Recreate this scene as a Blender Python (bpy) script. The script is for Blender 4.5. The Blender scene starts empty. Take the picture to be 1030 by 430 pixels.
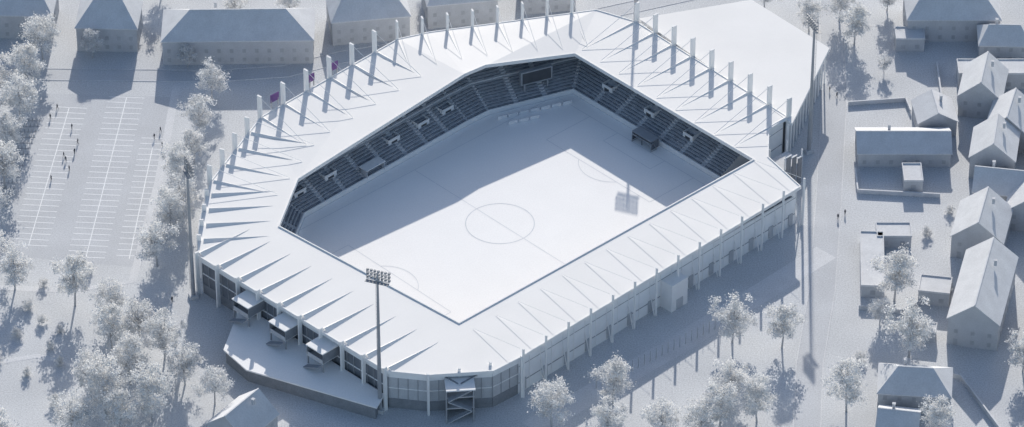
import bpy, bmesh, math, random
from mathutils import Vector, Matrix
from mathutils.geometry import tessellate_polygon
random.seed(7)
scene=bpy.context.scene
COL=bpy.context.collection

# ------------------------------------------------------------ materials
def mat(name,col,rough=0.9,noise=0.06,scale=0.6,fine=0.0,spec=0.08,detail=4,trans=0):
    m=bpy.data.materials.new(name); m.use_nodes=True
    nt=m.node_tree; b=nt.nodes['Principled BSDF']
    b.inputs['Roughness'].default_value=rough
    b.inputs['Specular IOR Level'].default_value=spec
    tc=nt.nodes.new('ShaderNodeTexCoord')
    n=nt.nodes.new('ShaderNodeTexNoise'); n.inputs['Scale'].default_value=scale; n.inputs['Detail'].default_value=detail
    nt.links.new(tc.outputs['Object'],n.inputs['Vector'])
    mr=nt.nodes.new('ShaderNodeMapRange'); mr.inputs['From Min'].default_value=.3; mr.inputs['From Max'].default_value=.7
    mr.inputs['To Min'].default_value=1-noise; mr.inputs['To Max'].default_value=1+noise
    nt.links.new(n.outputs['Fac'],mr.inputs['Value'])
    fac=mr.outputs['Result']
    if fine>0:
        n2=nt.nodes.new('ShaderNodeTexNoise'); n2.inputs['Scale'].default_value=2.6; n2.inputs['Detail'].default_value=2
        nt.links.new(tc.outputs['Object'],n2.inputs['Vector'])
        m2=nt.nodes.new('ShaderNodeMapRange'); m2.inputs['From Min'].default_value=.3; m2.inputs['From Max'].default_value=.7
        m2.inputs['To Min'].default_value=1-fine; m2.inputs['To Max'].default_value=1+fine
        nt.links.new(n2.outputs['Fac'],m2.inputs['Value'])
        mm=nt.nodes.new('ShaderNodeMath'); mm.operation='MULTIPLY'
        nt.links.new(fac,mm.inputs[0]); nt.links.new(m2.outputs['Result'],mm.inputs[1]); fac=mm.outputs[0]
    vm=nt.nodes.new('ShaderNodeVectorMath'); vm.operation='SCALE'
    vm.inputs[0].default_value=col; nt.links.new(fac,vm.inputs['Scale'])
    nt.links.new(vm.outputs['Vector'],b.inputs['Base Color'])
    if trans:
        tr=nt.nodes.new('ShaderNodeBsdfTranslucent'); mx=nt.nodes.new('ShaderNodeMixShader'); mx.inputs[0].default_value=trans
        nt.links.new(vm.outputs['Vector'],tr.inputs['Color']); nt.links.new(b.outputs[0],mx.inputs[1]); nt.links.new(tr.outputs[0],mx.inputs[2])
        nt.links.new(mx.outputs[0],nt.nodes['Material Output'].inputs['Surface'])
    return m
M={}
M['ground']=mat('ground_grey',(.575,.59,.61),noise=.07,scale=.05,fine=.17)
M['pave']=mat('pavement',(.64,.65,.67),noise=.05,scale=.2,fine=.12)
M['asphalt']=mat('road_surface',(.53,.545,.57),noise=.05,scale=.1,fine=.13)
M['paint']=mat('painted_line',(.84,.85,.86),noise=.1,scale=1)
M['pline']=mat('pitch_line',(.70,.715,.74),noise=.05)
M['pitch']=mat('pitch_surface',(.93,.92,.91),noise=.012,scale=.1,fine=.035)
M['roof']=mat('roof_membrane',(.84,.83,.82),rough=1,noise=.02,scale=.08,fine=.015,spec=0)
M['white']=mat('white_steel',(.82,.82,.82),rough=.7,noise=.03)
M['facade']=mat('facade_white',(.83,.84,.85),rough=.7,noise=.05,scale=.3)
M['conc']=mat('concrete',(.60,.61,.63),noise=.08,scale=.4,fine=.05)
M['dconc']=mat('dark_masonry',(.25,.265,.29),noise=.1,scale=.5,fine=.08)
M['glass']=mat('facade_glazing',(.17,.185,.21),rough=.25,noise=.15,scale=.2,spec=.5)
M['seat']=mat('seat_plastic',(.27,.29,.325),rough=.6,noise=.3,scale=.8)
M['steel']=mat('galvanised_steel',(.34,.355,.38),rough=.5,noise=.08)
M['dark']=mat('dark_opening',(.09,.095,.105),noise=.1)
M['lamp']=mat('floodlight_lens',(.30,.32,.35),rough=.2,noise=.1,spec=.5)
M['wall']=mat('house_wall',(.50,.515,.54),noise=.06,scale=.3,fine=.05)
M['hroof']=mat('house_roof',(.64,.65,.67),noise=.06,scale=.3,fine=.06)
M['win']=mat('window_glass',(.41,.425,.45),rough=.5,noise=.1)
M['bark']=mat('bark',(.44,.445,.46),noise=.2,scale=2)
M['leaf']=mat('leaf_pale',(.78,.785,.79),noise=.18,scale=.5,trans=.36)
M['skin']=mat('figure_clay',(.12,.125,.14),noise=.1)
M['purple']=mat('purple_sign',(.17,.10,.25),noise=.1)

# ------------------------------------------------------------ mesh builder
class MB:
    def __init__(s): s.v=[];s.f=[];s.m=[];s.mats=[]
    def mi(s,k):
        if k not in s.mats: s.mats.append(k)
        return s.mats.index(k)
    def add(s,vs,fs,k):
        o=len(s.v); i=s.mi(k)
        s.v+= [tuple(v) for v in vs]
        for f in fs: s.f.append([o+a for a in f]); s.m.append(i)
    def box(s,c,d,k,rot=0,bot=True):
        cx,cy,cz=c; dx,dy,dz=[q/2 for q in d]; co,si=math.cos(rot),math.sin(rot)
        vs=[]
        for z in(-dz,dz):
            for x,y in((-dx,-dy),(dx,-dy),(dx,dy),(-dx,dy)):
                vs.append((cx+x*co-y*si,cy+x*si+y*co,cz+z))
        fs=[(4,5,6,7),(0,1,5,4),(1,2,6,5),(2,3,7,6),(3,0,4,7)]
        if bot: fs.append((3,2,1,0))
        s.add(vs,fs,k)
    def tube(s,a,b,r0,r1,k,n=6,cap=True):
        a=Vector(a);b=Vector(b);d=(b-a).normalized()
        u=d.orthogonal().normalized(); w=d.cross(u)
        vs=[];
        for p,r in((a,r0),(b,r1)):
            for i in range(n):
                t=2*math.pi*i/n; vs.append(p+u*math.cos(t)*r+w*math.sin(t)*r)
        fs=[(i,(i+1)%n,n+(i+1)%n,n+i) for i in range(n)]
        if cap: fs+= [tuple(range(n-1,-1,-1)),tuple(range(n,2*n))]
        s.add(vs,fs,k)
    def prism(s,poly,z0,z1,k,ktop=None):
        n=len(poly)
        if sum(poly[i][0]*poly[(i+1)%n][1]-poly[(i+1)%n][0]*poly[i][1] for i in range(n))<0: poly=poly[::-1]
        vs=[(x,y,z0) for x,y in poly]+[(x,y,z1) for x,y in poly]
        s.add(vs,[(i,(i+1)%n,n+(i+1)%n,n+i) for i in range(n)],k)
        t=tess([poly])
        s.add([(x,y,z1) for x,y in poly],t,ktop or k)
        s.add([(x,y,z0) for x,y in poly],[q[::-1] for q in t],k)
    def obj(s,name,parent=None,loc=(0,0,0),rot=0,smooth=False):
        me=bpy.data.meshes.new(name); me.from_pydata(s.v,[],s.f)
        for k in s.mats: me.materials.append(M[k])
        me.polygons.foreach_set('material_index',s.m)
        if smooth: me.polygons.foreach_set('use_smooth',[True]*len(s.f))
        me.update()
        o=bpy.data.objects.new(name,me); COL.objects.link(o); o.location=loc; o.rotation_euler=(0,0,rot)
        if parent: o.parent=parent
        return o
def tess(polys):
    allp=[p for q in polys for p in q]; t=[]
    for a,b,c in tessellate_polygon([[Vector((x,y,0)) for x,y in q] for q in polys]):
        pa,pb,pc=[Vector(allp[q]) for q in(a,b,c)]
        if (pb-pa).cross(pc-pa)<0: a,c=c,a
        t.append((a,b,c))
    return t
def empty(name,loc=(0,0,0),rot=0,parent=None):
    e=bpy.data.objects.new(name,None); COL.objects.link(e); e.location=loc; e.rotation_euler=(0,0,rot); e.empty_display_size=.5
    if parent: e.parent=parent
    return e
def inst(src,name,loc,rot=0,sc=1,szz=None):
    o=bpy.data.objects.new(name,src.data); COL.objects.link(o); o.location=loc; o.rotation_euler=(0,0,rot)
    o.scale=(sc,sc,szz or sc); return o

# ------------------------------------------------------------ ground
g=MB(); g.add([(-3000,-2500,0),(3000,-2500,0),(3000,6000,0),(-3000,6000,0)],[(0,1,2,3)],'ground'); g.obj('ground')

# ------------------------------------------------------------ stadium plan (roof rises over the middle of the main stand)
inner=[(-57.5,-18.0),(-53.4,3.2),(-9.6,47.4),(-3.9,52.5),(20.5,63.4),(67.4,12.4),(-10.2,-60.0)]
zI=[12,12,16,15.5,12,12,12]
outer=[(-78.1,-31.3),(-78.7,-16.7),(-76.6,2.7),(-70.8,17.6),(-64.8,32.7),(-28.5,68.1),(-19.7,71.6),(26.9,86.1),(37.9,80.0),(77.9,32.7),(72.5,26.5),(71.7,13.8),(79.7,0.0),(5.4,-74.5),(-1.3,-80.2),(-17.9,-81.9),(-28.3,-80.2)]
zO=[12,12,12,12,12,14,14,12,12,12,12,12,12,12,12,12,12]
def offset(poly,d):  # +d outward for clockwise polygons
    n=len(poly); out=[]
    for i in range(n):
        p0=Vector(poly[i-1]);p=Vector(poly[i]);p1=Vector(poly[(i+1)%n])
        a=(p-p0).normalized(); b=(p1-p).normalized()
        na=Vector((-a.y,a.x)); nb=Vector((-b.y,b.x))
        m=(na+nb).normalized(); m=m/max(.35,m.dot(na))
        q=p+m*d; out.append((q.x,q.y))
    return out
stad=empty('football_stadium')
RT=12.0
O=outer; nO=len(outer); nI=len(inner)
def I(k): return nO+k
T0=[(0,1,I(0)),(1,2,I(0)),(2,I(1),I(0)),(2,3,I(1)),(3,4,I(1)),(4,5,I(1)),(5,I(2),I(1)),(5,6,I(2)),(6,I(3),I(2)),(6,7,I(3)),(7,I(4),I(3)),(7,8,I(4)),(8,9,I(4)),(9,10,I(4)),(10,I(5),I(4)),(10,11,I(5)),(11,12,I(5)),(12,13,I(5)),(13,I(6),I(5)),(13,14,I(6)),(14,15,I(6)),(15,16,I(6)),(16,0,I(6)),(0,I(0),I(6))]
P3=[(x,y,z) for (x,y),z in zip(outer,zO)]+[(x,y,z) for (x,y),z in zip(inner,zI)]
TT=[]
for a,b,c in T0:
    pa,pb,pc=[Vector(P3[q][:2]) for q in(a,b,c)]
    if (pb-pa).cross(pc-pa)<0: a,c=c,a
    TT.append((a,b,c))
def roofz(x,y):
    best=12
    for a,b,c in TT:
        A,B,Cc=P3[a],P3[b],P3[c]
        den=(B[1]-Cc[1])*(A[0]-Cc[0])+(Cc[0]-B[0])*(A[1]-Cc[1])
        if abs(den)<1e-6: continue
        u=((B[1]-Cc[1])*(x-Cc[0])+(Cc[0]-B[0])*(y-Cc[1]))/den
        v=((Cc[1]-A[1])*(x-Cc[0])+(A[0]-Cc[0])*(y-Cc[1]))/den
        w_=1-u-v
        if min(u,v,w_)>-.04:
            best=u*A[2]+v*B[2]+w_*Cc[2]
            if min(u,v,w_)>=0: return best
    return best
r=MB()
r.add(P3,TT,'roof')
r.add([(x,y,z-.7) for x,y,z in P3],[q[::-1] for q in TT],'white')
po_=P3[:nO]; pi_=P3[nO:]
r.add(po_+[(x,y,z-.7) for x,y,z in po_],[(i,(i+1)%nO,nO+(i+1)%nO,nO+i) for i in range(nO)],'white')
r.add(pi_+[(x,y,z-.7) for x,y,z in pi_],[((i+1)%nI,i,nI+i,nI+(i+1)%nI) for i in range(nI)],'white')
r.obj('stadium_roof',stad)
e=MB()
def rail(b,poly,w,z0,z1,k,zz=None):
    n=len(poly); zz=zz or [0]*n
    a=offset(poly,w/2); c=offset(poly,-w/2)
    for i in range(n):
        j=(i+1)%n
        vs=[(*a[i],zz[i]+z0),(*a[j],zz[j]+z0),(*c[j],zz[j]+z0),(*c[i],zz[i]+z0),(*a[i],zz[i]+z1),(*a[j],zz[j]+z1),(*c[j],zz[j]+z1),(*c[i],zz[i]+z1)]
        b.add(vs,[(0,1,5,4)[::-1],(3,2,6,7),(4,5,6,7)[::-1],(0,1,2,3)],k)
rail(e,offset(inner,.2),.3,.01,.3,'white',zI); rail(e,offset(outer,-.2),.3,.01,.2,'white',zO)
e.obj('roof_edge_upstand',stad)

# walls
wallp=offset(outer,-1.2)
fw=MB()
kinds={i:'facade' for i in range(13)}; kinds.update({13:'cor',14:'cor',15:'cor',16:'dark'})
n=len(wallp)
def along(a,b,t): return (a[0]+(b[0]-a[0])*t,a[1]+(b[1]-a[1])*t)
def edge_info(poly,i):
    a=Vector(poly[i]);b=Vector(poly[(i+1)%len(poly)]); d=(b-a); L=d.length; d.normalize()
    return a,b,d,L,Vector((-d.y,d.x))
def slab_along(b,a,c,z0,z1,th,k,off=0):
    a=Vector(a);c=Vector(c);d=(c-a);L=d.length;d.normalize();nn=Vector((-d.y,d.x))
    m=(a+c)/2+nn*off
    b.box((m.x,m.y,(z0+z1)/2),(L,th,z1-z0),k,math.atan2(d.y,d.x))
for i in range(n):
    a,b_,d,L,nn=edge_info(wallp,i)
    ang=math.atan2(d.y,d.x)
    if kinds[i]=='facade':
        slab_along(fw,a,b_,0,RT-.8,.4,'facade')
        za,zb=zO[i]-.69,zO[(i+1)%n]-.69
        if max(za,zb)>11.4:
            fw.add([(*a,11.2),(*b_,11.2),(*b_,zb),(*a,za)],[(0,1,2,3)],'facade')
        cnt=max(1,int(L/4))
        for j in range(cnt+1):
            p=a+d*(L*j/cnt)+nn*.25
            fw.box((p.x,p.y,(RT-.8)/2),(.18,.14,RT-.8),'white',ang)
        slab_along(fw,a,b_,3.2,3.4,.1,'steel',.26); slab_along(fw,a,b_,8.4,8.52,.08,'steel',.25)
    else:
        slab_along(fw,a,b_,0,3.0,.5,'dconc')
        slab_along(fw,a,b_,3.0,9.6,.3,'glass' if kinds[i]=='dark' else 'wall')
        slab_along(fw,a,b_,9.6,RT-.71,.5,'facade')
        slab_along(fw,a,b_,6.2,6.5,.6,'white')
        cnt=max(1,int(L/2.4))
        for j in range(cnt+1):
            p=a+d*(L*j/cnt)+nn*.22
            fw.box((p.x,p.y,6.3),(.15,.2,6.56),'steel',ang)
fw.obj('stadium_facade',stad)

# terraces (stepped ring); the two stands stop short of the open corner
st=MB(); se=MB()
base=offset(inner,-1.0)
rows=22; dep=.85; rise=.42; z=1.3
rings=[offset(base,i*dep) for i in range(rows+1)]
n=len(inner)
def seg(i,rr):
    a=Vector(rings[rr][i]); b=Vector(rings[rr][(i+1)%n])
    _,B0,d,L,nn=edge_info(base,i)
    if i==4: b=B0-d*9.5+nn*(rr*dep)
    if i==5: a=Vector(base[5])+d*1.5+nn*(rr*dep)
    return a,b
for i in range(n):
    j=(i+1)%n
    st.add([(*base[i],0),(*base[j],0),(*base[j],z),(*base[i],z)],[(0,1,2,3)],'conc')
for rr in range(rows):
    zz=z+rr*rise
    for i in range(n):
        a0,a1=seg(i,rr); b0,b1=seg(i,rr+1)
        st.add([(*a0,zz),(*a1,zz),(*b1,zz),(*b0,zz)],[(3,2,1,0)],'conc')
        st.add([(*b0,zz),(*b1,zz),(*b1,zz+rise),(*b0,zz+rise)],[(0,1,2,3)],'conc')
        if i==4: st.add([(*a1,0),(*b1,0),(*b1,zz+.9),(*a1,zz+.9)],[(0,1,2,3)],'white')
        pa=a0.lerp(b0,.62); pb=a1.lerp(b1,.62); L=(pb-pa).length
        d=(pb-pa).normalized(); ang=math.atan2(d.y,d.x)
        f0=Vector(base[i]); s0=(f0-pa).dot(d); LL=(Vector(base[(i+1)%n])-f0).length
        nb=max(1,round(LL/8.0)); bl=LL/nb
        for q in range(nb):
            s=s0+q*bl+.8; en=s0+(q+1)*bl-.8
            if q==0: s=.5
            if q==nb-1: en=L-.5
            s=max(s,.5); en=min(en,L-.5)
            if en-s<.5: continue
            if rr==9: continue
            m=pa+d*((s+en)/2)
            se.box((m.x,m.y,zz+.22),(en-s,.40,.38),'seat',ang,bot=False)
st.obj('terrace_steps',stad); se.obj('seat_rows',stad)
ba=MB(); rail(ba,offset(inner,-1.25),.22,0,1.5,'white'); rail(ba,offset(inner,-1.25),.34,1.503,1.62,'white'); ba.obj('perimeter_barrier',stad)
vo=MB()
def vom(t,off,W_=4.2,l=5):
    p=a+d*(L*t)+nn*off
    vo.box((p.x,p.y,3.6),(W_,.25,2.6),'white',ang)
    for s in(-W_/2,W_/2):
        q=p+d*s+nn*(l/2); vo.box((q.x,q.y,3.9),(.25,l,2.0),'white',ang)
    q=p-nn*.14; vo.box((q.x,q.y,3.2),(W_*.5,.05,1.7),'dark',ang)
    q=p+nn*(l*.7); vo.box((q.x,q.y,4.0),(W_*.9,l*.5,1.4),'conc',ang)
a=Vector(inner[1]);b=Vector(inner[2]); d=(b-a).normalized(); nn=Vector((-d.y,d.x)); ang=math.atan2(d.y,d.x); L=(b-a).length
for t in (.06,.24,.62,.80,.95): vom(t,3.6)
p=a+d*(L*.43)-nn*.2
vo.box((p.x,p.y,3.9),(7,3,.25),'white',ang); vo.box((p.x+nn.x*1.2,p.y+nn.y*1.2,2.5),(6.6,.2,2.6),'wall',ang)
for s in(-3.2,3.2): vo.box((p.x+d.x*s,p.y+d.y*s,2.5),(.2,2.6,2.6),'wall',ang)
a=Vector(inner[4]);b=Vector(inner[5]); d=(b-a).normalized(); nn=Vector((-d.y,d.x)); ang=math.atan2(d.y,d.x); L=(b-a).length
for t in (.14,.38,.60): vom(t,3.2,3.6,4)
vo.obj('vomitory_entrances',stad)
sb=MB()
sb.box((9.8,60.4,7.2),(9.5,1.2,4.2),'steel',.42); sb.box((10.06,59.82,7.2),(8.6,.1,3.4),'dark',.42)
for s in(-3.5,3.5): sb.box((9.8+s*.91,60.5+s*.41,2.5),(.5,.5,5.1),'steel',.42)
sb.obj('scoreboard',stad)

# ribs / fins
fi=MB()
def wedge(p,dirn,length,w,h,k='roof'):
    s=Vector((-dirn.y,dirn.x)); a=p+s*w/2; b=p-s*w/2; t=p+dirn*length
    za,zb,zt,zp=[roofz(q.x,q.y) for q in(a,b,t,p)]
    fi.add([(a.x,a.y,za-.1),(b.x,b.y,zb-.1),(t.x,t.y,zt+.02),(p.x,p.y,zp+h)],[(1,0,3),(0,2,3),(2,1,3)],k)
def frames(ia,ib,cnt,finh,fdep,fth,wl,ww,wh,stay=.07,ends=(0,1),dirn=None,prot=.6):
    a=Vector(O[ia]);b=Vector(O[ib]);d=(b-a).normalized();out=Vector((-d.y,d.x))
    inn=dirn.normalized() if dirn else -out
    ang=math.atan2(out.y,out.x)
    for i in range(cnt+1):
        if i==0 and not ends[0]: continue
        if i==cnt and not ends[1]: continue
        p=a+(b-a)*(i/cnt); zr=zO[ia]+(zO[ib]-zO[ia])*i/cnt
        q=p+out*(prot-fdep/2+.3)
        fi.box((q.x,q.y,(zr+finh)/2),(fdep,fth,zr+finh),'white' ,ang)
        base=p+inn*.9
        if wl: wedge(base,inn,wl,ww,wh)
        if stay:
            q=p-out*.2; e1=p+inn*(wl+3 if wl else 17)
            fi.tube((q.x,q.y,zr+finh-.4),(e1.x,e1.y,roofz(e1.x,e1.y)+.15),stay,stay,'white',5)
Ldir=Vector((77.6,72.4)).normalized(); Sdir=Vector((Ldir.y,-Ldir.x))
frames(16,0,9,1.5,1.1,.45,17,2.6,.85,stay=0,ends=(1,1),dirn=Ldir)
frames(0,2,5,2.0,1.1,.45,17,2.2,.65,stay=0,ends=(0,0),dirn=Vector((1,.12)))
frames(2,4,4,5.0,1.3,.45,16,1.8,.5,ends=(1,0),dirn=Vector((1,-.35)))
frames(4,5,6,6.8,1.5,.5,16,1.5,.4,ends=(1,0),dirn=Sdir)
frames(5,7,8,5.8,1.4,.45,14,1.3,.35,ends=(1,0),dirn=Vector((.25,-1)))
frames(8,9,8,6.2,1.5,.5,18,1.6,.45,ends=(1,1),dirn=-Ldir)
frames(12,13,13,3.2,.5,.4,0,0,0,stay=.05,ends=(1,1),prot=.9)
frames(13,15,3,1.0,.8,.5,0,0,0,stay=0,ends=(1,1))
fi.obj('roof_fins_and_ribs',stad)
nf=MB()
a,b_,d,L,nn=edge_info(wallp,12); ang=math.atan2(d.y,d.x)
for i in range(27):
    p=a+d*(L*(i+.5)/27)+nn*.35
    if i%2==0: nf.box((p.x,p.y,2.2),(1.6,.2,3.6),'wall',ang)
for i in range(14):
    p=a+d*(L*i/13)+nn*.4; q=p+nn*1.6
    nf.tube((q.x,q.y,0),(p.x,p.y,6.5),.16,.16,'white',5)
p=a+d*(L*.47)+nn*2.2
nf.box((p.x,p.y,4.2),(6,4,8.4),'white',ang)
nf.box((p.x+nn.x*2.05,p.y+nn.y*2.05,1.6),(2.4,.12,3.2),'wall',ang)
nf.obj('facade_buttresses',stad)
an=MB()
ap=[(38.6,81.5),(70.5,91.2),(91.0,66.5),(78.8,29.5)]
an.prism(ap,11.2,12.06,'white','roof')
ai=[(41,80.5),(69.8,89.0),(88.9,66.2),(78.0,33.5)]
an.prism(ai,0,11.2,'wall')
for t in [i/12 for i in range(13)]:
    x,y=along(ap[2],ap[3],t); an.box((x-1.0,y+.2,5.6),(.4,.4,11.1),'white')
an.obj('annex_hall',stad)
cs=MB()
co,si=math.cos(.75),math.sin(.75)
def C(u,v): return (76.6+u*co-v*si,18.5+u*si+v*co)
for zz in(3.6,7.4): cs.box((*C(0,0),zz),(7,6,.25),'conc',.75)
for sx_,sy_ in((-3.3,-2.8),(3.3,-2.8),(3.3,2.8),(-3.3,2.8)): cs.box((*C(sx_,sy_),5.6),(.3,.3,11.2),'white',.75)
for q,hh in((-2.2,11.5),(0,10.5),(2.2,9.2)):
    cs.box((*C(q,-3.2),hh/2+.2),(1.6,.18,hh-.6),'glass',.75); cs.box((*C(q,-3.2),hh+.05),(2.0,.3,.25),'white',.75)
for k in range(12): cs.box((*C(-2.6+k*.45,1.2),.3+k*.3),(.46,1.6,.25),'conc',.75)
cs.obj('corner_stair_tower',stad)

po=MB()
po.prism([(-66.4,-42.2),(-69.6,-60.9),(-63.7,-68.7),(-31,-84.2),(-29.5,-78)],0,3.9,'dconc','conc')
po.prism([(-66.6,-41.5),(-70.2,-61),(-64,-69.4),(-30.6,-85),(-28.8,-79.6)],3.9,4.3,'white','pitch')
po.obj('entrance_podium',stad)
a=Vector(wallp[0]);b_=Vector(wallp[16]);d=(b_-a).normalized();L=(b_-a).length;nn=Vector((d.y,-d.x)); ang=math.atan2(d.y,d.x)
sx=MB()
for t in(.30,.50,.70):
    c=a+d*(L*t)+nn*3.0
    sx.box((c.x,c.y,10.2),(6.2,6.0,.3),'white',ang)
    sx.box((c.x,c.y,7.0),(5.8,5.6,.25),'conc',ang)
    for s in(-2.9,2.9):
        q=c+d*s; sx.box((q.x,q.y,8.6),(.2,5.6,2.8),'dconc',ang)
        q=c+d*s*.95; sx.box((q.x+nn.x*2.6,q.y+nn.y*2.6,5.6),(.35,.35,2.6),'steel',ang)
    q=c+nn*2.7; sx.box((q.x,q.y,7.6),(5.6,.15,1.0),'wall',ang)
    for k in range(12):
        q=c-d*(2.2-k*.42)+nn*(4.0); sx.box((q.x,q.y,4.4+.2*k),(.44,1.6,.25),'steel',ang)
    for k in range(10):
        q=c-nn*(2.0-k*.4); sx.box((q.x,q.y,4.5+.2*k),(2.0,.42,.22),'steel',ang)
sx.obj('stair_boxes',stad)
ft=MB()
cx,cy=-9.8,-83.6
ft.box((cx,cy+.4,10.2),(7.4,5.2,.35),'white',.1)
for zz in(3.4,6.8): ft.box((cx,cy+1.2,zz),(7,3.4,.25),'conc',.1)
ft.box((cx,cy+2.8,5),(6.6,.2,9.6),'glass',.1)
for s in(-3.4,3.4):
    ft.box((cx+s,cy-1.9+s*.1,5.1),(.3,.3,9.8),'steel',.1); ft.box((cx+s,cy+1.2+s*.1,5.1),(.2,3.2,9.8),'dconc',.1)
for fl in range(3):
    for k in range(14):
        x=(-2.8+k*.42)*(1 if fl%2==0 else -1)
        ft.box((cx+x,cy-1.3+x*.1,.15+fl*3.3+k*.23),(.44,1.5,.22),'wall',.1)
ft.obj('front_stair_tower',stad)
ps=MB()
for (x,y,w_) in((-60.2,38.0,3.0),(-50.5,47.6,2.0),(-44.5,53.4,2.6)):
    ps.box((x-1.0,y+1.0,14.2),(w_,.2,2.4),'purple',math.radians(45))
    for s in(-w_/2+.3,w_/2-.3): ps.box((x-1.0+s*.7,y+1.0+s*.7,12.5),(.2,.3,2.4),'steel',math.radians(45))
ps.obj('club_sign_panels',stad)

# ------------------------------------------------------------ pitch
pt=MB()
pin=offset(inner,-1.5)
pt.add([(x,y,.03) for x,y in pin],tess([pin]),'pitch')
ph=math.radians(43.0); co,si=math.cos(ph),math.sin(ph)
def W(u,v): return (u*co-v*si,u*si+v*co)
def line(u0,v0,u1,v1,w=.16,z=.045,k='pline'):
    a=Vector((u0,v0));b=Vector((u1,v1));d=(b-a).normalized();nn=Vector((-d.y,d.x))*w/2
    pts=[a-nn,b-nn,b+nn,a+nn]
    pt.add([(*W(p.x,p.y),z) for p in pts],[(0,1,2,3)],k)
def arc(cu,cv,R,a0,a1,n=48,w=.16,z=.045):
    for i in range(n):
        t0=a0+(a1-a0)*i/n;t1=a0+(a1-a0)*(i+1)/n
        q=[(cu+r_*math.cos(t),cv+r_*math.sin(t)) for t,r_ in((t0,R-w/2),(t0,R+w/2),(t1,R+w/2),(t1,R-w/2))]
        pt.add([(*W(*p),z) for p in q],[(0,1,2,3)],'pline')
HL,HW=52.5,34
line(-HL,-HW,HL,-HW);line(-HL,HW,HL,HW);line(-HL,-HW+.11,-HL,HW-.11);line(HL,-HW+.11,HL,HW-.11);line(0,-HW+.11,0,HW-.11,z=.049)
arc(0,0,9.15,0,2*math.pi,72,w=.28,z=.053)
for s in(-1,1):
    u=s*(HL-16.5); line(s*(HL-.1),-20.16,u,-20.16,z=.049);line(s*(HL-.1),20.16,u,20.16,z=.049);line(u,-20.05,u,20.05,z=.053)
    u=s*(HL-5.5); line(s*(HL-.1),-9.16,u,-9.16,z=.049);line(s*(HL-.1),9.16,u,9.16,z=.049);line(u,-9.05,u,9.05,z=.053)
    al=math.acos(5.5/9.15); c=math.pi if s>0 else 0
    arc(s*(HL-11),0,9.15,c-al,c+al,16,z=.057)
pt.obj('football_pitch')
def goal(s):
    b=MB(); w=7.32/2;h=2.44
    for v in(-w,w):
        b.tube((0,v,0),(0,v,h),.13,.13,'steel',6); b.tube((0,v,h),(1.0,v,h),.08,.08,'steel',5); b.tube((1.0,v,h),(2.2,v,0),.08,.08,'steel',5); b.tube((0,v,.06),(2.2,v,.06),.06,.06,'steel',5)
    b.tube((0,-w,h),(0,w,h),.13,.13,'steel',6); b.tube((1,-w,h),(1,w,h),.06,.06,'steel',5); b.tube((2.2,-w,.06),(2.2,w,.06),.06,.06,'steel',5)
    for i in range(25):
        v=-w+2*w*i/24; b.tube((1,v,h),(2.2,v,.05),.02,.02,'seat',3,False); b.tube((0,v,h),(1,v,h),.02,.02,'seat',3,False)
    for i in range(8):
        t=i/8; b.tube((1+1.2*t,-w,h*(1-t)),(1+1.2*t,w,h*(1-t)),.02,.02,'seat',3,False)
    x,y=W(s*(HL+.1),0)
    b.obj('football_goal',loc=(x,y,.03),rot=ph+(0 if s>0 else math.pi))
goal(1);goal(-1)
sh=MB()
sh.box((0,0,2.9),(7.5,3.2,.2),'steel');sh.box((0,1.4,1.5),(7.3,.15,2.8),'steel')
for s in(-3.6,3.6): sh.box((s,0,1.5),(.12,2.8,2.8),'glass')
for s in(-3.6,0,3.6): sh.box((s,-1.4,1.45),(.15,.15,2.8),'dark')
sh.box((0,.8,.5),(6.8,.5,.12),'seat')
sh.obj('team_shelter',loc=(39.6,37.6,.03),rot=math.radians(-47))
for (x0,x1,y) in((-1,20.5,49.4),(2,11,47.0)):
    nb=int((x1-x0)/3)
    b=MB()
    for i in range(nb): b.box((x0+3*i+1.5,y+.40*(3*i),.55),(2.7,.16,1.0),'white',.38)
    b.obj('advertising_board')

# ------------------------------------------------------------ floodlight masts
def mast(x,y,H,az,name='floodlight_mast'):
    b=MB()
    b.box((0,0,.5),(2.2,2.2,1.0),'conc')
    b.tube((0,0,1),(0,0,H-3.5),.55,.30,'steel',12)
    b.tube((0,0,H-3.5),(0,0,H-.6),.28,.2,'steel',8)
    for r_ in range(3):
        z=H-3.0+r_*1.05
        b.box((0,-.35,z),(6.2,.12,.12),'steel')
        for i in range(7):
            xx=-2.82+i*.94
            b.box((xx,-.75,z+.34),(.62,.45,.5),'steel'); b.box((xx,-1.0,z+.34),(.5,.05,.42),'lamp'); b.box((xx,-.45,z+.2),(.1,.3,.1),'steel')
    for s in(-3.0,-1.0,1.0,3.0): b.box((s,-.35,H-1.7),(.1,.1,2.7),'steel')
    b.box((0,.35,H-3.2),(6.2,1.1,.08),'steel')
    for i in range(30): b.box((0,.75,2+i*1.2),(.5,.04,.04),'steel')
    for s in(-.25,.25): b.box((s,.75,H/2),(.05,.05,H-6),'steel')
    b.obj(name,loc=(x,y,0),rot=az)
for (x,y,H) in((-29.9,-80.9,43.5),(-79.6,-32.9,43),(83.9,33.3,43.5),(38.2,96.5,39.5)):
    az=math.atan2(-y,-x)+math.pi/2
    mast(x,y,H,az)

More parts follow.
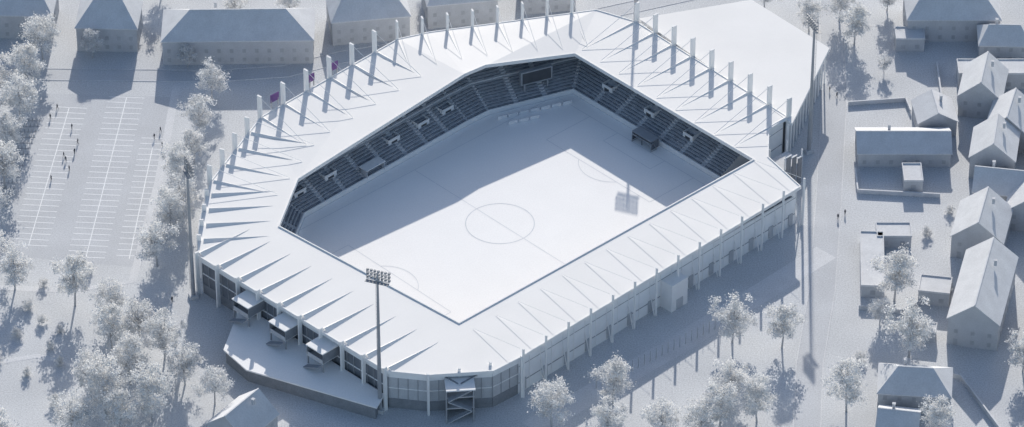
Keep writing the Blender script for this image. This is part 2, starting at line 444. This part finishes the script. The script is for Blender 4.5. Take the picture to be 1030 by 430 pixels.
# ------------------------------------------------------------ trees
def make_tree(seed,H=15,R=5.3,nclump=66,nleaf=78,ls=.46):
    rnd=random.Random(seed); b=MB()
    th=H*.32
    top=Vector((rnd.uniform(-.4,.4),rnd.uniform(-.4,.4),th))
    b.tube((0,0,0),top,.30,.22,'bark',7)
    cz=H*.62; rz=H*.38
    lead=Vector((top.x*1.5,top.y*1.5,H*.86)); b.tube(top,lead,.22,.05,'bark',6)
    cl=[]
    while len(cl)<nclump:
        p=Vector((rnd.gauss(0,1),rnd.gauss(0,1),rnd.gauss(0,1))).normalized()*(rnd.random()**.45)
        lob=1+.25*math.sin(3*math.atan2(p.y,p.x)+seed)+.12*math.sin(5*math.atan2(p.y,p.x)+2*seed)
        q=Vector((p.x*R*lob,p.y*R*lob,cz+p.z*rz))
        if q.z<th*.85: continue
        cl.append(q)
    for i,q in enumerate(cl):
        if i%4==0:
            t=rnd.uniform(0,.75); s=top.lerp(lead,t*.8)
            m=s.lerp(q,.5)+Vector((0,0,-.4)); b.tube(s,m,.12,.08,'bark',4,False); b.tube(m,q,.08,.02,'bark',4,False)
    for q in cl:
        cr=rnd.uniform(.8,1.5)
        for k in range(nleaf):
            o=Vector((rnd.gauss(0,1),rnd.gauss(0,1),rnd.gauss(0,.8)))*cr*.58
            c=q+o
            nrm=(o.normalized()*.8+Vector((rnd.gauss(0,1),rnd.gauss(0,1),rnd.gauss(.4,1)))).normalized()
            u=nrm.orthogonal().normalized(); u=(Matrix.Rotation(rnd.uniform(0,6.28),3,nrm)@u); w=nrm.cross(u)
            s=ls*rnd.uniform(.55,1.15)
            b.add([c-u*s*.6,c-w*s*.42+u*s*.1,c+u*s*.6,c+w*s*.42+u*s*.05],[(0,1,2,3)],'leaf')
    return b.obj('deciduous_tree')
protos=[make_tree(s) for s in(1,2,3,4,5)]
used=[False]*5
def tree(x,y,s=1,name='deciduous_tree'):
    k=random.randrange(5)
    rot=random.uniform(0,6.28); s2=s*random.uniform(.9,1.08)
    if not used[k] and name=='deciduous_tree':
        o=protos[k]; used[k]=True; o.location=(x,y,0); o.rotation_euler=(0,0,rot); o.scale=(s2,s2,s2); return
    inst(protos[k],name,(x,y,0),rot,s2,s2*random.uniform(.92,1.08))
TL=[(-128.3,78.8,1),(-130.9,62.9,1),(-131.8,46.9,1),(-133.2,32.5,1),(-133.1,16.2,1),(-135,2,.9),(-114.4,79.8,.6),(-87.5,74.9,.55),(-79.8,59,.85),(-82.4,42.1,.85),(-83,27.8,.85),(-86.3,16.2,.9),(-84.3,3.3,.9),(-87.2,-4.4,1),(-89.9,-19.1,1),(-126.3,-29.7,1),(-133,-20,.9),(-110.1,-36.6,1),(-100.1,-42.6,.85),(-92.2,-52.4,1),(-99,-56,.9),(-85.4,-59.4,1),(-93.4,-70,1),(-103,-74,.9),(-98.6,-82.2,1.05),(-86.8,-85,1.05),(-79.6,-70,.9),(-71.6,-78.2,.8),(-94.2,-91,1),(-106,-92,1),(-124,-100,1),(-75.6,100,.7),(-60.1,100,.7),(-97,112,.9),(-20,118,.8),(-140,60,1),(-142,40,1),(-143,15,1)]
TR=[(13.1,-87.8,.95),(28.6,-78.2,.85),(27.1,-93,.9),(40.1,-94,.85),(49.9,-93,.9),(59.7,-52.4,.95),(72.3,-54.5,.95),(64.5,-85,.95),(58.1,-77,.9),(55,-88,.9),(87.2,-81,1.0),(102.5,-34.5,1.1),(104.5,-58.6,1.1),(98,-45,.6),(109,-93,.9),(133,-64.8,.8),(99.6,86.3,.95),(87.2,93,.8),(75.1,103.6,.8),(96.1,99,.9),(110,104,.8),(107,72,.4)]
for x,y,s in TL+TR: tree(x,y,s)
for (x,y,s) in [(-122,-38,.3),(-118,-44,.26),(-124,-50,.3),(-131,-44,.28),(-128,-60,.3),(-115,-55,.24),(-136,-55,.3),(-120,-66,.25),(-113,-48,.22),(-130,-70,.3),(-108,-22,.3),(-119,-28,.25),(-112,-62,.25),(92,-60,.3),(116,-30,.3),(120,5,.25),(113,-5,.28),(-126,-84,.3),(-112,-78,.3),(-137,-68,.3)]:
    inst(protos[random.randrange(5)],'shrub',(x,y,-.8*s*4),random.uniform(0,6),s,s*.9)

# ------------------------------------------------------------ houses
def house(x,y,w,l,rot,eave,ridge,name='gable_house',hip=0,chim=True):
    """ridge runs along local Y (length l)"""
    P=empty(name,(x,y,0),math.radians(rot))
    b=MB(); hw,hl=w/2,l/2
    if hip: b.box((0,0,eave/2),(w,l,eave),'wall')
    else:
        vs=[(-hw,-hl,0),(hw,-hl,0),(hw,hl,0),(-hw,hl,0),(-hw,-hl,eave),(hw,-hl,eave),(hw,hl,eave),(-hw,hl,eave),(0,-hl,ridge-.15),(0,hl,ridge-.15)]
        b.add(vs,[(0,1,5,8,4),(1,2,6,5),(2,3,7,9,6),(3,0,4,7)],'wall')
    b.obj('walls',P)
    b=MB(); o=.4; hh=hip
    sl=(ridge-eave)/hw; ez=eave-sl*o
    ow,ol=hw+o,hl+o; rl=hl+o-hh
    th=.22
    top=[(-ow,-ol,ez+th),(ow,-ol,ez+th),(ow,ol,ez+th),(-ow,ol,ez+th),(0,-rl,ridge+th),(0,rl,ridge+th)]
    bot=[(a_,b2,c_-th) for a_,b2,c_ in top]
    fs=[(0,4,5,3),(1,2,5,4)]
    if hip: fs+=[(0,1,4),(2,3,5)]
    b.add(top,fs,'hroof'); b.add(bot,[f[::-1] for f in fs],'hroof')
    al=top+bot
    sid=[(0,3,9,6),(2,1,7,8)]
    if hip: sid+=[(1,0,6,7),(3,2,8,9)]
    else: sid+=[(4,0,6,10),(1,4,10,7),(3,5,11,9),(5,2,8,11)]
    b.add(al,sid,'hroof')
    b.box((0,0,ridge+th),(.35,2*rl-.1,.12),'hroof')
    b.obj('roof',P)
    if chim:
        b=MB(); b.box((hw*.35,hl*.3,ridge),(.7,.7,1.6),'wall'); b.box((hw*.35,hl*.3,ridge+.86),(.9,.9,.12),'conc'); b.obj('chimney',P)
    b=MB()
    fl=max(1,int(eave/3))
    for f in range(fl):
        zc=1.6+f*2.9
        for side in(-1,1):
            nx=max(1,int(l/3.4))
            for i in range(nx):
                yy=-hl+l*(i+.5)/nx; b.box((side*(hw+.02),yy,zc),(.08,1.0,1.2),'win')
            nx=max(1,int(w/3.4))
            for i in range(nx):
                xx=-hw+w*(i+.5)/nx
                if f==0 and i==0: b.box((xx,side*(hl+.02),1.1),(1.1,.08,2.1),'win')
                else: b.box((xx,side*(hl+.02),zc),(1.0,.08,1.2),'win')
    b.obj('windows_and_door',P)
def flat(x,y,w,l,rot,h,name='flat_roof_building'):
    P=empty(name,(x,y,0),math.radians(rot))
    b=MB(); b.box((0,0,h/2),(w,l,h),'wall'); b.obj('walls',P)
    b=MB(); b.box((0,0,h+.1),(w+.3,l+.3,.2),'hroof')
    for s in(-1,1): b.box((s*w/2,0,h+.35),(.25,l+.3,.3),'hroof'); b.box((0,s*l/2,h+.352),(w-.25,.25,.3),'hroof')
    b.obj('roof',P)
    b=MB()
    nx=max(1,int(w/3.5))
    for i in range(nx): b.box((-w/2+w*(i+.5)/nx,-l/2-.02,min(1.6,h*.5)),(1.3,.08,min(1.3,h*.4)),'win')
    b.obj('windows',P)
HR='hip_roof_house'
house(-110.2,89.9,14,17,88,8,13,HR,5)
house(-73.5,84.5,16,42,91,8,13,'hip_roof_apartment_block',8)
house(-37.5,94.5,14,22,99,8,13,HR,5)
house(-11.7,102.5,13,20,99,8,12.5,HR,5)
house(13,109,12,15,99,8,12,HR,4)
house(-137,97,15,22,88,8,13,HR,5)
house(127.5,96,16,26,90,7.5,13,HR,6)
house(141,82,10,14,88,6,9.5,HR,3)
flat(115,86,8,6,0,4)
flat(137,67.5,20,7,0,5)
house(118.9,46,10.5,11,5,5,8)
house(109.3,32.3,12,25,90,4.5,7.5,'long_shed')
flat(110.9,18.5,5,8,0,3.5)
flat(97.5,-21,6,24,-3,3.5); flat(104,-8,9,6,0,3.5)
house(133,57,11.5,15,-12,7,12); house(139,41,11,14,-15,6.5,11); house(133.5,27,12,14,-10,7,12)
house(133.5,11,12,13,80,6,10); house(127,-9,13.5,16,-14,7,12.5); house(140,2,10,12,-14,6,10)
house(124.5,-40,13,30,-14,8.5,13.5)
flat(113,-33,8,7,-10,4); flat(109,-50,6,4,-10,3)
house(104.5,-76,12,18,84,6,10,HR,5)
house(99.6,-89,9,10,80,4,6.5)
house(-64,-89,12,13,-35,4,9)
house(150,30,11,14,-14,6,10);house(149,-15,11,14,-14,6,10);house(142,-48,11,16,-14,6,10);house(140,-80,11,14,-14,6,10)
for i in range(12): house(-160+i*30+random.uniform(-4,4),156+random.uniform(-6,6),13,20,90+random.uniform(-8,8),8,12,HR,4)

def gwall(pts,h=1.6,name='garden_wall'):
    b=MB()
    for (x0,y0),(x1,y1) in zip(pts,pts[1:]):
        slab_along(b,(x0,y0),(x1,y1),0,h,.3,'conc'); slab_along(b,(x0,y0),(x1,y1),h,h+.12,.42,'hroof')
    b.obj(name)
gwall([(96,56),(112,58),(113,52)],1.2);gwall([(96,24),(96,14),(118,12)],1.2)
gwall([(93,-38),(104,-40),(118,-28)],1.2);gwall([(112,-66),(117,-68),(126,-92)],1.4);gwall([(122,60),(122,76)],1.2)

# ------------------------------------------------------------ roads, kerbs, parking
def strip(pts,w,z,k,name,kerb=0):
    b=MB()
    n=len(pts)
    L=[];R_=[]
    for i in range(n):
        p=Vector(pts[i]); d=(Vector(pts[min(i+1,n-1)])-Vector(pts[max(i-1,0)])).normalized(); nn=Vector((-d.y,d.x))
        L.append(p+nn*w/2);R_.append(p-nn*w/2)
    for i in range(n-1):
        b.add([(*R_[i],z),(*R_[i+1],z),(*L[i+1],z),(*L[i],z)],[(0,1,2,3)],k)
        if kerb:
            slab_along(b,L[i],L[i+1],0,.12,.25,'pave',.15); slab_along(b,R_[i],R_[i+1],0,.12,.25,'pave',-.15)
    b.obj(name)
strip([(98,140),(94,100),(92.5,60),(88,10),(84,-30),(79,-62),(76,-100),(74,-150)],6.5,.008,'asphalt','road',1)
strip([(-170,-104),(-60,-103),(20,-108),(76,-112),(160,-118)],7,.012,'asphalt','road',1)
strip([(-160,72),(-80,70.5),(-60,73),(-45,80),(-25,86),(10,95),(60,115)],5.5,.016,'asphalt','road',1)
strip([(8,-88),(45,-54),(86,-13)],7,.02,'pave','pavement')
strip([(-90,66),(-92,20),(-96,-26),(-112,-30),(-140,-28)],2.2,.024,'pave','path')
strip([(-140,-64),(-118,-58),(-104,-64),(-96,-100)],1.8,.024,'pave','path')
pk=MB()
pk.add([(-127,62,.006),(-132,-14,.006),(-94,-20,.006),(-90,60,.006)],[(0,1,2,3)],'asphalt')
pk.obj('parking_lot')
pl=MB()
def ticks(a,b,hl,sp):
    a=Vector(a);b=Vector(b);d=(b-a).normalized();nn=Vector((-d.y,d.x));L=(b-a).length
    pl.add([(*(a-nn*.12),.012),(*(b-nn*.12),.012),(*(b+nn*.12),.012),(*(a+nn*.12),.012)],[(0,1,2,3)],'paint')
    for i in range(int(L/sp)+1):
        p=a+d*i*sp
        for s in(-1,1):
            q0=p+nn*s*.14;q1=p+nn*s*hl
            vs=[q0-d*.12,q1-d*.12,q1+d*.12,q0+d*.12]
            if s>0: vs=vs[::-1]
            pl.add([(*v,.012) for v in vs],[(0,1,2,3)],'paint')
ticks((-103.5,60),(-109,-16),5,2.6); ticks((-94.5,40),(-97.5,-16),3.6,2.6); ticks((-119,55),(-124.5,-10),5,2.6)
pl.obj('parking_markings')
for i in range(22):
    t=i/21
    x,y=24.5+(57-24.5)*t,-71.7+(-45.5+71.7)*t
    if i==0:
        b=MB()
        b.tube((0,0,0),(0,0,3.2),.09,.06,'steel',6); b.tube((0,0,0),(0,0,.25),.2,.16,'conc',8); b.tube((0,0,3.2),(0,0,3.3),.1,.1,'steel',6)
        bp=b.obj('bollard_post',loc=(x,y,0))
    else: inst(bp,'bollard_post',(x,y,0))
for i in range(16):
    x,y=-128.5-i*.35,48-i*2.7
    if i==0:
        b=MB()
        for s in(-2,-1,0,1,2):
            b.tube((s,0,0),(s,0,.9),.05,.05,'steel',5);b.tube((s,.9,0),(s,.9,.9),.05,.05,'steel',5);b.tube((s,0,.9),(s,.9,.9),.05,.05,'steel',5)
        b.box((0,.45,.05),(5,.12,.06),'steel')
        br=b.obj('bicycle_rack',loc=(x,y,0))
    else: inst(br,'bicycle_rack',(x,y,0))

# ------------------------------------------------------------ pedestrians (skinned walking figures)
def make_person(stride,arm):
    V=[(0,0,.95),(0,0,1.2),(0,0,1.42),(0,0,1.53),(0,.02,1.68),
       (.1,0,.9),(.11,stride*.5,.5),(.11,stride*.9-.05,.07),(.11,stride*.9+.12,.04),
       (-.1,0,.9),(-.11,-stride*.4,.5),(-.11,-stride,.1),(-.11,-stride+.14,.04),
       (.2,0,1.4),(.25,-arm,1.12),(.24,-arm*.6+.08,.85),(.24,-arm*.5+.12,.75),
       (-.2,0,1.4),(-.25,arm*.6,1.12),(-.24,arm+.12,.88),(-.24,arm+.18,.79),(0,.03,1.76)]
    E=[(0,1),(1,2),(2,3),(3,4),(4,21),(0,5),(5,6),(6,7),(7,8),(0,9),(9,10),(10,11),(11,12),(2,13),(13,14),(14,15),(15,16),(2,17),(17,18),(18,19),(19,20)]
    R=[.15,.17,.13,.06,.105,.1,.07,.05,.04,.1,.07,.05,.04,.075,.05,.038,.03,.075,.05,.038,.03,.07]
    me=bpy.data.meshes.new('pedestrian'); me.from_pydata(V,E,[])
    bm=bmesh.new(); bm.from_mesh(me)
    ly=bm.verts.layers.skin.verify()
    bm.verts.ensure_lookup_table()
    for i in range(len(V)):
        v=bm.verts[i]; v[ly].radius=(R[i]*1.15,R[i]); v[ly].use_root=(i==0)
    bm.to_mesh(me); bm.free()
    o=bpy.data.objects.new('pedestrian',me); COL.objects.link(o)
    o.modifiers.new('skin','SKIN'); sm=o.modifiers.new('sub','SUBSURF'); sm.levels=1; sm.render_levels=1
    me.materials.append(M['skin']); return o
pa=[make_person(.28,.12),make_person(.05,.03)]
PED=[(-122.2,54.2),(-117.4,44.5),(-115.2,37.3),(-115.7,32.5),(-117.8,28.8),(-116.5,24.6),(-94.5,39.7),(-92.1,35.9),(-93,43),(91.3,62.9),(93.1,60),(-123.7,49.4),(-118.5,31),(-121,20),(90,2),(92,4),(-60,-95),(-85,-35)]
for i,(x,y) in enumerate(PED):
    if i<2: o=pa[i]
    else:
        o=pa[i%2].copy(); COL.objects.link(o); o.name='pedestrian'
    o.location=(x,y,.01); o.rotation_euler=(0,0,random.uniform(0,6.28)); s=random.uniform(.98,1.08); o.scale=(s,s,s)

# ------------------------------------------------------------ light
el=math.radians(23.3); az=math.radians(2.7)
w=bpy.data.worlds.new('World'); scene.world=w; w.use_nodes=True
nt=w.node_tree; bg=nt.nodes['Background']; sk=nt.nodes.new('ShaderNodeTexSky'); sk.sky_type='NISHITA'; sk.sun_disc=False
sk.sun_elevation=el; sk.sun_rotation=az; sk.dust_density=1.2; sk.ozone_density=1.2
nt.links.new(sk.outputs['Color'],bg.inputs['Color']); bg.inputs['Strength'].default_value=.15
sl=bpy.data.lights.new('sun','SUN'); sl.energy=5.0; sl.angle=math.radians(.5); sl.color=(1,.945,.86)
so=bpy.data.objects.new('sun',sl); COL.objects.link(so)
sd=Vector((math.sin(az)*math.cos(el),math.cos(az)*math.cos(el),math.sin(el)))
so.rotation_euler=sd.to_track_quat('Z','Y').to_euler()
scene.view_settings.view_transform='Standard'; scene.view_settings.look='None'; scene.view_settings.exposure=0

# ------------------------------------------------------------ camera
cd=bpy.data.cameras.new('camera'); cam=bpy.data.objects.new('camera',cd); COL.objects.link(cam)
p=math.radians(35.5); D=4500/3.77
cam.location=(3.2,4.6-math.cos(p)*D,math.sin(p)*D)
cam.rotation_euler=(math.radians(90-35.5),0,0)
cd.sensor_width=36; cd.sensor_fit='HORIZONTAL'; cd.lens=36*4500/1030
cd.clip_start=10; cd.clip_end=12000
scene.camera=cam
